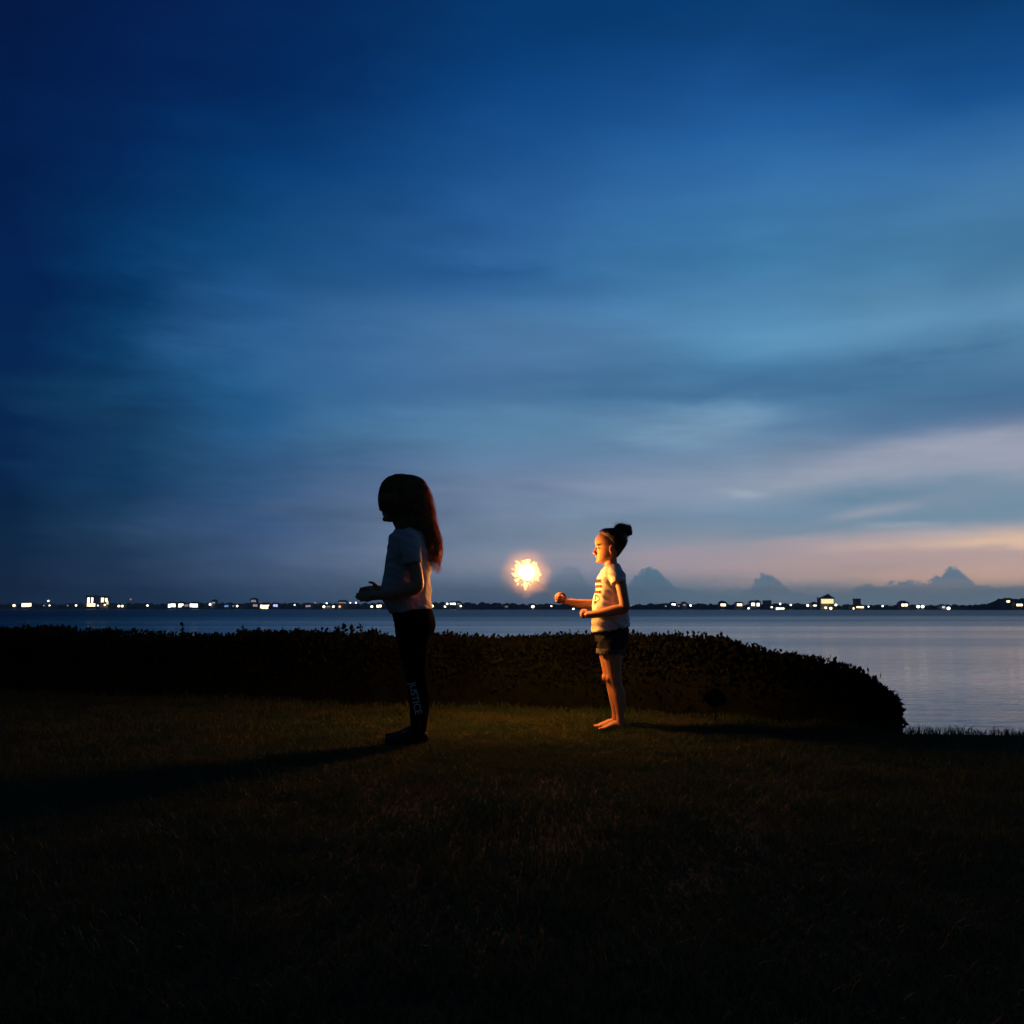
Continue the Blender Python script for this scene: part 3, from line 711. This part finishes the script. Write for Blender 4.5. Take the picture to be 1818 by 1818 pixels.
# far (right) arm
tube(bm, [(B(1088, 1020, .085), .036), (B(1090, 1030, .125), .035), (B(1084, 1052, .145), .031), (B(1072, 1069, .145), .031), (B(1052, 1073, .12), .033), (B(1034, 1072, .09), .029), (B(1012, 1069, .05), .022), (B(1003, 1067.5, .03), .020)], 16)
hw_ = B(1004, 1067, .03)
HF = Vector((-1, -.12, .34)); HU = Vector((-.25, 0, 1)); HN = Vector((.15, -1, .0))
hand(bm, hw_, HF, HU, HN, .80, 'fist')
# legs, bare feet
def leg(bm, dx, off, toe, tw=1.0):
    tube(bm, [(B(1085 + dx, 1142, off), .062, .060), (B(1086 + dx, 1165, off), .059, .056), (B(1088 + dx, 1188, off), .048, .047), (B(1089.5 + dx, 1203, off), .042, .043), (B(1093 + dx, 1217, off), .039, .040),
              (B(1097 + dx, 1233, off), .042, .041), (B(1098.5 + dx, 1250, off), .034, .034), (B(1099 + dx, 1266, off), .025, .025), (B(1099 + dx, 1276, off), .025, .025), (B(1100 + dx, 1284, off), .026, .026)], 18)
    blob(bm, B(1080.5 + dx, 1203, off), .024, .027, .032)
    g = B(1099 + dx, 1288, off); s_ = .0
    heel = Vector((g.x + .006, g.y, .016)); ball = Vector((g.x - .098, g.y - .004 * tw, .012)); tipp = Vector((g.x - .128, g.y - .012, .012))
    tube(bm, [(heel, .024, .026), (Vector((g.x - .03, g.y, .026)), .028, .025), (Vector((g.x - .066, g.y, .019)), .020, .029), (ball, .015, .036)], 16)
    for k in range(5):
        o_ = (-.026 + k * .013) * tw; r = (.0105, .008, .0075, .007, .0065)[k]; ln = (.030, .030, .026, .020, .014)[k]
        b0 = ball + Vector((.0, o_, -.002)); tube(bm, [(b0, r), (b0 + Vector((-ln, o_ * .15, -.004)), r * .9)], 8, 1)
leg(bm, 0, -.058, 0); leg(bm, -4, .058, 0, -1.0)
body = fuse(bm, .0027, 2, .35); bo = link('body', body, skin_mat, kid)
eyes(at, u, bo)

# tee shirt
bm = bmesh.new()
slab_loft(bm, [(1074,1006,1097,1000,.050),(1070,1010,1100,1003,.072),(1066,1017,1103,1010,.110),(1062,1026,1106,1019,.130),(1059,1037,1109,1031,.128),(1056,1052,1111,1047,.120),(1053,1068,1112,1062,.112),
               (1051,1083,1113,1077,.112),(1050,1098,1115,1090,.118),(1050.5,1112,1117,1102,.124),(1052,1123,1118,1111,.128)], DB, 40, 2.25, 4)
for s_ in (-1, 1):
    tube(bm, [(B(1087, 1016, s_ * .07), .048, .040), (B(1090, 1022, s_ * .115), .049, .044), (B(1092, 1030, s_ * .142), .050, .045), (B(1093.5, 1036, s_ * .152), .049, .046)], 20, 3, cap=False)
shirt = fuse(bm, .0045, 2, .5)
hemz = B(1085, 1116).z
fo = folds(.011, 1.0, .75, 3)
def shirt_fn(c):
    k = min(1, max(0, (B(1085, 1008).z - c.z) / .06)); return fo(c) * (.35 + .65 * k)
displace(shirt, shirt_fn)
so = link('tee_shirt', shirt, m_white, kid)
bvh = BVHTree.FromPolygons([v_.co for v_ in shirt.vertices], [p.vertices for p in shirt.polygons])
m_ink = {'dark': mat('print_dark', (.02, .012, .02), .9), 'red': mat('print_red', (.35, .015, .012), .9), 'maroon': mat('print_maroon', (.12, .012, .015), .9)}
rows_ = {'dark': [(0, .012)], 'red': [(-.034, .0085)], 'maroon': [(-.068, .009)]}
for col, rr in rows_.items():
    quads = []
    for vz, hh in rr:
        y = -.095
        while y < .095:
            w = random.uniform(.012, .03); quads.append((y, vz - hh, min(y + w, .095), vz + hh)); y += w + .002
    if col == 'dark':                 # small worn emblem below the rows
        for k in range(18):
            an = k / 18 * 2 * math.pi; quads.append((-.058 + math.cos(an) * .02 - .004, -.108 + math.sin(an) * .022 - .003, -.058 + math.cos(an) * .02 + .004, -.108 + math.sin(an) * .022 + .003))
        quads += [(-.064, -.147, -.056, -.128), (-.072, -.137, -.05, -.132)]
    if col == 'red': quads += [(-.05, -.118, -.038, -.104), (-.075, -.100, -.066, -.092)]
    V, F = decal(quads, B(1050, 1032), Vector((0, 1, 0)), Vector((0, 0, 1)), Vector((1, 0, 0)), bvh)
    if F: link('shirt_print', mesh('print', V, F), m_ink[col], so)
# shorts
bm = bmesh.new()
slab_loft(bm, [(1058,1108,1112,1100,.102),(1056.5,1118,1115,1114,.112),(1056,1128,1116,1126,.117),(1057,1136,1114.5,1136,.118),(1059,1141,1112,1141,.112)], DB, 30, 2.4, 4)
for dx, s_ in ((0, -1), (-5, 1)):
    tube(bm, [(B(1086, 1128, s_ * .055), .092, .060), (B(1085.5, 1140, s_ * .060), .090, .064), (B(1085 + dx * .3, 1150, s_ * .060), .082, .065), (B(1085 + dx * .4, 1157.5, s_ * .061), .079, .066)], 22, 3, cap=False)
sh = fuse(bm, .0045, 2, .5); displace(sh, folds(.004, 1.3, -.5, 9)); sho = link('shorts', sh, m_denim, kid)
for dx, s_ in ((0, -1), (-5, 1)):
    V = []; F = []; n_ = 90
    for i in range(n_):
        an = 2 * math.pi * i / n_; c = B(1085 + dx * .4, 1156, s_ * .061)
        for (zz, rr) in ((.018, 1.035), (.004, 1.06), (-.014 + random.uniform(-.004, .004), 1.02 + random.uniform(-.03, .03))):
            V.append((c.x + math.cos(an) * .079 * rr, c.y + math.sin(an) * .066 * rr, c.z + zz))
    for i in range(n_):
        for j in range(2): a = i * 3 + j; b_ = ((i + 1) % n_) * 3 + j; F.append((a, b_, b_ + 1, a + 1))
    link('cuff', mesh('cuff', V, F), m_fray, sho)
# hair: close cap drawn back into a bun
bm = bmesh.new()
slab_loft(bm, [(1093,990,1098,988,.028),(1087,982,1104,979,.052),(1081.5,972,1110.5,970,.071),(1077,964,1114,962,.0785),(1073,957,1113.5,955,.0815),(1068,951,1112,949,.081),(1065,946.5,1109,944.5,.076),(1065,942.5,1103,940.5,.066),(1072,938.5,1094,937.5,.042)], DB, 32, 2.9, 4)
cap_ = fuse(bm, .004, 2)
displace(cap_, lambda c: .0016 * noise.noise(Vector((c.x * 35, c.y * 160, c.z * 90))) + .0012 * noise.noise(Vector((c.x * 120, c.y * 120, c.z * 120))))
ho = link('hair', cap_, m_hair_a, kid)
bm = bmesh.new()
for px, py, o_, r in ((1101,937,0,.036),(1113,941,-.012,.033),(1115,937,.014,.026),(1107,947,.006,.038),(1097,943,-.014,.024),(1104,934,.012,.026),(1117,945,.0,.024)):
    blob(bm, B(px, py, o_), r, r, r * .86)
bun = fuse(bm, .004, 1)
displace(bun, lambda c: .0045 * math.sin(60 * c.x + 90 * c.z + 9 * noise.noise(c * 22)) * .6 + .003 * noise.noise(c * 60))
link('bun', bun, m_hair_a, ho)
cb = B(1105, 941)
def fly(k):
    d = Vector((random.uniform(-1, 1), random.uniform(-1, 1), random.uniform(-.4, 1))).normalized()
    if k % 2: p = cb + Vector((d.x * .044, d.y * .035, d.z * .036))
    else: p = B(1090, 962) + Vector((abs(d.x) * .085, d.y * .078, abs(d.z) * .082))
    t_ = Vector((random.uniform(-1, 1), random.uniform(-1, 1), random.uniform(-.2, 1))) * .5 + d * .5
    out = []
    for i in range(6): out.append(p.copy()); p = p + t_ * .0075; t_ = t_ + Vector((random.uniform(-.3, .3), random.uniform(-.3, .3), random.uniform(-.4, .2)))
    return out
V, F = strands(fly, 320, .0008, None, '', None); link('stray_hair', mesh('stray', V, F), m_hair_a, ho)

# ---------------- the sparkler
tip = P(934.5, 1016, 6.55)
grip = hw_ + (HF.normalized() * .085 + HN.normalized() * .018 + Vector((0, 0, .0))) * .80
drn = (tip - grip).normalized()
sp = empty('sparkler', grip, 'burning hand-held sparkler throwing a round burst of bright sparks between the two girls', 'sparkler')
m_wire = mat('sparkler_wire', (.18, .16, .15), .5, metal=.8)
m_hot = mat('white_hot', (.1, .05, .02), .5, emit=(1, .80, .45), strength=9)
m_petal = mat('spark_petal', (.1, .05, .02), .5, emit=(1, .72, .24), strength=1.9)
m_spark = mat('spark', (.1, .05, .02), .5, emit=(1, .62, .22), strength=6)
bm = bmesh.new(); tube(bm, [(grip - drn * .05, .0015), (grip.lerp(tip, .5), .0015), (tip, .0015)], 8, 2); bm_obj('wire', bm, m_wire, sp, True)
bm = bmesh.new(); tube(bm, [(tip - drn * .012, .004), (tip + drn * .05, .0045)], 8, 2)
blob(bm, tip, .050, .050, .047, seg=20)
for k in range(150):
    d = Vector((random.gauss(0, 1), random.gauss(0, 1), random.gauss(0, 1))).normalized()
    ln = random.uniform(.050, .062); s1 = d.orthogonal().normalized(); s2 = d.cross(s1); w = random.uniform(.003, .006)
    a = [bm.verts.new(tip + d * .03 + (s1 * math.cos(q * 2.094) + s2 * math.sin(q * 2.094)) * w) for q in range(3)]
    c = bm.verts.new(tip + d * ln)
    for q in range(3): bm.faces.new((a[q], a[(q + 1) % 3], c))
bm_obj('burning_tip', bm, m_hot, sp)
bm = bmesh.new()
for k in range(34):                      # petals of the burst and droplets falling from it
    an = k * 2.399 + random.uniform(-.15, .15); el_ = random.gauss(0, .42)
    d = Vector((math.cos(an) * math.cos(el_), math.sin(el_), math.sin(an) * math.cos(el_))); c = tip + d * random.uniform(.068, .084)
    if d.z < -.75: continue
    tube(bm, [(tip + d * .04, .0035), (tip + d * .058, .005), (c, .0095)], 8, 2)
blob(bm, tip + Vector((-.006, 0, -.083)), .014, .012, .019, seg=12)
blob(bm, tip + Vector((-.007, 0, -.105)), .004, .004, .010, seg=8)
bm_obj('sparks', bm, m_petal, sp)
bm = bmesh.new()
for k in range(60):
    d = Vector((random.gauss(0, 1), random.gauss(0, 1), random.gauss(0, 1))).normalized(); r0 = random.uniform(.065, .095); ln = random.uniform(.006, .018); w = .0008
    tube(bm, [(tip + d * r0, w), (tip + d * (r0 + ln), w * .6)], 4, 1)
tag(bm_obj('fine_sparks', bm, m_spark, sp), kind='stuff')
ldt = bpy.data.lights.new('sparkler_light', 'POINT'); ldt.energy = 165; ldt.color = (1, .345, .060); ldt.shadow_soft_size = .09
lo = bpy.data.objects.new('sparkler_light', ldt); C.objects.link(lo); lo.parent = sp; lo.location = tip - grip + Vector((0, -.0, .0))
for o_ in list(sp.children):
    if o_.type == 'MESH' and o_.name.split('.')[0] in ('burning_tip', 'sparks', 'fine_sparks'): o_.visible_shadow = True
# glow halo: an added smoky ball, denser at the core, scattering the light
m_halo = bpy.data.materials.new('halo_volume'); m_halo.use_nodes = True; t = m_halo.node_tree; t.nodes.clear()
pv = t.nodes.new('ShaderNodeVolumePrincipled'); pv.inputs['Color'].default_value = (.9, .8, .7, 1)
tcs = t.nodes.new('ShaderNodeTexCoord'); gs = t.nodes.new('ShaderNodeTexGradient'); gs.gradient_type = 'QUADRATIC_SPHERE'
ms = t.nodes.new('ShaderNodeMath'); ms.operation = 'MULTIPLY'; ms.inputs[1].default_value = 2.3
t.links.new(tcs.outputs['Object'], gs.inputs[0]); sq = t.nodes.new('ShaderNodeMath'); sq.operation = 'POWER'; sq.inputs[1].default_value = 1.7; t.links.new(gs.outputs[1], sq.inputs[0]); t.links.new(sq.outputs[0], ms.inputs[0]); t.links.new(ms.outputs[0], pv.inputs['Density'])
om = t.nodes.new('ShaderNodeOutputMaterial'); t.links.new(pv.outputs[0], om.inputs['Volume'])
bm = bmesh.new(); bmesh.ops.create_uvsphere(bm, u_segments=32, v_segments=20, radius=1)
smk = bm_obj('halo_smoke', bm, m_halo, None, True); smk.location = tip; smk.scale = (.23, .23, .23)
tag(smk, 'thin smoke glowing orange around the burning sparkler', kind='stuff')

# evening haze over the bay
m_hz = bpy.data.materials.new('haze'); m_hz.use_nodes = True; t = m_hz.node_tree; t.nodes.clear()
pv = t.nodes.new('ShaderNodeVolumePrincipled'); pv.inputs['Color'].default_value = (.80, .88, 1, 1); pv.inputs['Density'].default_value = .00030
om = t.nodes.new('ShaderNodeOutputMaterial'); t.links.new(pv.outputs[0], om.inputs['Volume'])
bm = bmesh.new(); box(bm, -2700, 2700, -75, 2450, -3.4, 45); tag(bm_obj('haze', bm, m_hz), 'thin evening haze over the bay', kind='stuff')

# ---------------- the older girl
DA = 5.75
def A_(px, py, off=0.0): p = P(px, py, DA); p.y += off; return p
gl = empty('person', A_(742, 1328), 'taller girl with long loose hair, pale tee and black leggings, her back to the sparkler', 'person'); gl.location.z = 0
bm = bmesh.new()
at2, u2 = head(bm, DA, 675.5, 926, 851, 316.0, 0.0, 3.0)
tube(bm, [(A_(712, 905), .052), (A_(713, 922), .046), (A_(716, 938), .047, .05), (A_(720, 952), .06, .075)], 18)
slab_loft(bm, [(698,946,746,940,.07),(695,960,757,956,.135),(694,980,760,976,.14),(690,1005,760,1003,.125),(686,1030,759,1028,.112),(687,1055,760,1052,.112),(694,1080,758,1076,.115),(704,1100,760,1100,.12),(708,1125,756,1125,.12)], DA, 24, 2.3)
tube(bm, [(A_(728, 958, -.10), .045), (A_(733, 968, -.155), .044), (A_(740, 1000, -.185), .038), (A_(747, 1032, -.20), .034), (A_(745, 1043, -.20), .036), (A_(728, 1049, -.195), .038), (A_(700, 1055, -.18), .033), (A_(678, 1058, -.165), .025), (A_(670, 1059, -.16), .024)], 16)
hand(bm, A_(673, 1058.5, -.162), Vector((-1, .1, -.06)), Vector((0, -.3, 1)), Vector((.1, 1, -.15)), .86, 'relaxed')
tube(bm, [(A_(726, 958, .10), .045), (A_(730, 968, .155), .044), (A_(734, 1000, .17), .038), (A_(736, 1028, .175), .034), (A_(728, 1040, .17), .036), (A_(710, 1044, .15), .037), (A_(690, 1046, .12), .031), (A_(672, 1047, .09), .025), (A_(667, 1047, .08), .024)], 16)
hand(bm, A_(670, 1047, .085), Vector((-1, -.25, -.10)), Vector((0, .3, 1)), Vector((.1, -1, -.15)), .86, 'relaxed')
for dx, s_ in ((2, -1), (-4, 1)):
    tube(bm, [(A_(732 + dx, 1120, s_ * .07), .066, .064), (A_(735 + dx, 1180, s_ * .075), .052, .050), (A_(740 + dx, 1206, s_ * .078), .050, .050), (A_(744 + dx, 1240, s_ * .08), .050, .048), (A_(744 + dx, 1285, s_ * .082), .036, .036), (A_(743 + dx, 1315, s_ * .085), .031, .032)], 16)
body2 = fuse(bm, .0048, 2, .4); bo2 = link('body', body2, skin_mat, gl)
eyes(at2, u2, bo2)
# tee
bm = bmesh.new()
slab_loft(bm, [(700,942,744,934,.06),(694,948,752,940,.105),(690,957,760,951,.160),(689,975,764,970,.165),(686,1000,765,996,.155),(681,1025,764,1020,.142),(678,1045,764,1039,.136),(680,1064,765,1058,.138),(687,1078,766,1071,.142),(693,1089,767,1080,.146)], DA, 40, 2.25, 4)
for s_ in (-1, 1):
    tube(bm, [(A_(726, 954, s_ * .09), .055, .05), (A_(731, 964, s_ * .15), .058, .053), (A_(736, 985, s_ * .185), .056, .050), (A_(739, 1004, s_ * .196), .055, .049)], 20, 3, cap=False)
tee = fuse(bm, .0055, 2, .5); displace(tee, folds(.008, .85, .5, 17)); link('tee_shirt', tee, mat('pale_cotton', (.50, .46, .43), .9, .1, (.58, .54, .50), 6), gl)
# leggings
bm = bmesh.new()
slab_loft(bm, [(696,1080,764,1072,.130),(697,1092,768,1086,.140),(700,1104,772,1100,.150),(702,1116,773,1113,.155),(703,1128,768,1128,.153),(705,1140,764,1142,.145)], DA, 30, 2.3, 4)
for dx, s_ in ((2, -1), (-4, 1)):
    tube(bm, [(A_(734 + dx, 1118, s_ * .068), .088, .082), (A_(734 + dx, 1142, s_ * .07), .084, .078), (A_(737 + dx, 1180, s_ * .075), .066, .064), (A_(741 + dx, 1206, s_ * .078), .056, .056), (A_(745 + dx, 1240, s_ * .08), .056, .053), (A_(744 + dx, 1285, s_ * .082), .044, .043), (A_(742 + dx, 1318, s_ * .085), .040, .040)], 22, 4, cap=True)
lg = fuse(bm, .005, 2); displace(lg, folds(.002, 1.5, -.4, 5)); lgo = link('leggings', lg, m_legg, gl)
for dx, s_ in ((2, -1), (-4, 1)):
    g = A_(742 + dx, 1328, s_ * .085); bm = bmesh.new()
    tube(bm, [(Vector((g.x + .02, g.y, .045)), .040, .036), (Vector((g.x - .03, g.y, .048)), .042, .038), (Vector((g.x - .09, g.y, .036)), .032, .042), (Vector((g.x - .155, g.y, .028)), .024, .036)], 16)
    for vv in bm.verts: vv.co.z = max(vv.co.z, .002)
    so_ = bm_obj('shoe', bm, m_shoe, gl, True)
# lettering down the near leg, read from the knee to the ankle
bvh2 = BVHTree.FromPolygons([v_.co for v_ in lg.vertices], [p.vertices for p in lg.polygons])
def word(txt, p0, p1, height, m_, parent, name, squeeze=None):
    cu = bpy.data.curves.new('t', 'FONT'); cu.body = txt; cu.size = 1.0; cu.offset = .012
    to = bpy.data.objects.new('t', cu); C.objects.link(to)
    dg = bpy.context.evaluated_depsgraph_get(); me = bpy.data.meshes.new_from_object(to.evaluated_get(dg)); bpy.data.objects.remove(to)
    b_ = bmesh.new(); b_.from_mesh(me); bmesh.ops.triangulate(b_, faces=b_.faces); bmesh.ops.subdivide_edges(b_, edges=b_.edges, cuts=2, use_grid_fill=True)
    xs_ = [v_.co.x for v_ in b_.verts]; ys_ = [v_.co.y for v_ in b_.verts]; xa, xb, ya, yb = min(xs_), max(xs_), min(ys_), max(ys_)
    ax = (p1 - p0); al = ax.length; ax.normalize(); up = Vector((1, 0, 0)); up = (up - ax * up.dot(ax)).normalized()
    for v_ in b_.verts:
        s_ = (v_.co.x - xa) / (xb - xa) * al; t_ = ((v_.co.y - ya) / (yb - ya) - .5) * height
        o = p0 + ax * s_ + up * t_; o.y -= .3
        h, nn, _, _ = bvh2.ray_cast(o, Vector((0, 1, 0)))
        v_.co = (h + Vector((0, -.0025, 0))) if h is not None else o + Vector((0, .25, 0))
    b_.to_mesh(me); b_.free(); return link(name, me, m_, parent, False)
m_letter = mat('pale_print', (.80, .77, .76), .8)
word('JUSTICE', A_(733, 1208), A_(745.5, 1264), .052, m_letter, lgo, 'lettering')
m_faint = mat('faint_print', (.10, .05, .055), .9)
V, F = decal([(random.uniform(-.008, .004), z, random.uniform(.006, .014), z + .003) for z in np.arange(-.16, 0, .0125)], A_(748, 1272, 0), Vector((1, 0, 0)), Vector((0, 0, 1)), Vector((0, 1, 0)), bvh2)
if F: link('small_print', mesh('small_print', V, F), m_faint, lgo)
# long hair
bm = bmesh.new()
HS = [(711,842,720,842,.01),(701,843.5,730,843.5,.035),(690,848,741,848,.062),(681,857,750,856,.085),(676.5,870,757,869,.100),(674.5,886,762,885,.106),(675.5,899,765,899,.106),(685,912,768,914,.104),(698,923,771,926,.104),
      (703,934,775,940,.108),(714,945,779,954,.105),(726,956,781.5,966,.095),(739,967,783,979,.080),(751,980,782,991,.058),(761,994,780,1003,.034)]
slab_loft(bm, HS, DA, 36, 2.1, 4)
hm = fuse(bm, .005, 2)
displace(hm, lambda c: .007 * math.sin(c.z * 42 + 4 * noise.noise(c * 4)) + .004 * noise.noise(Vector((c.x * 45, c.y * 45, c.z * 5))) + .0035 * math.sin(230 * (c.x * .7 + c.y) + 5 * noise.noise(c * 6)) * .5)
ho2 = link('hair', hm, m_hair_b, gl)
hs = catmull(HS, 6)
def strand2(k):
    an = random.uniform(0, 2 * math.pi); i0 = random.randint(5, 36); ln = random.randint(26, 64); ca, sa = math.cos(an), math.sin(an); out = []
    k1 = random.uniform(.97, 1.06) if random.random() < .8 else random.uniform(1.02, 1.14); ph = random.uniform(0, 6)
    if ca > .2: k1 = random.uniform(.97, 1.02)
    for i in range(i0, min(len(hs), i0 + ln), 3):
        s_ = hs[i]; A1 = P(s_[0], s_[1], DA); B1 = P(s_[2], s_[3], DA); c = (A1 + B1) / 2; uu = (A1 - B1) / 2
        out.append(c + uu * ca * k1 + Vector((0, s_[4] * sa * k1, 0)) + Vector((.009 * math.sin(i * .20 + ph), .005 * math.cos(i * .22 + ph), 0)))
    if len(out) < 3: return strand2(k)
    if i0 + ln > len(hs):
        d = (out[-1] - out[-2]); dd = Vector((random.uniform(-.006, .004), random.uniform(-.01, .01), -.012))
        for q in range(random.randint(1, 3)): out.append(out[-1] + d * .3 + dd)
    return out
V, F = strands(strand2, 1900, .0012, None, '', None); link('hair_strands', mesh('strands', V, F), m_hair_b, ho2)
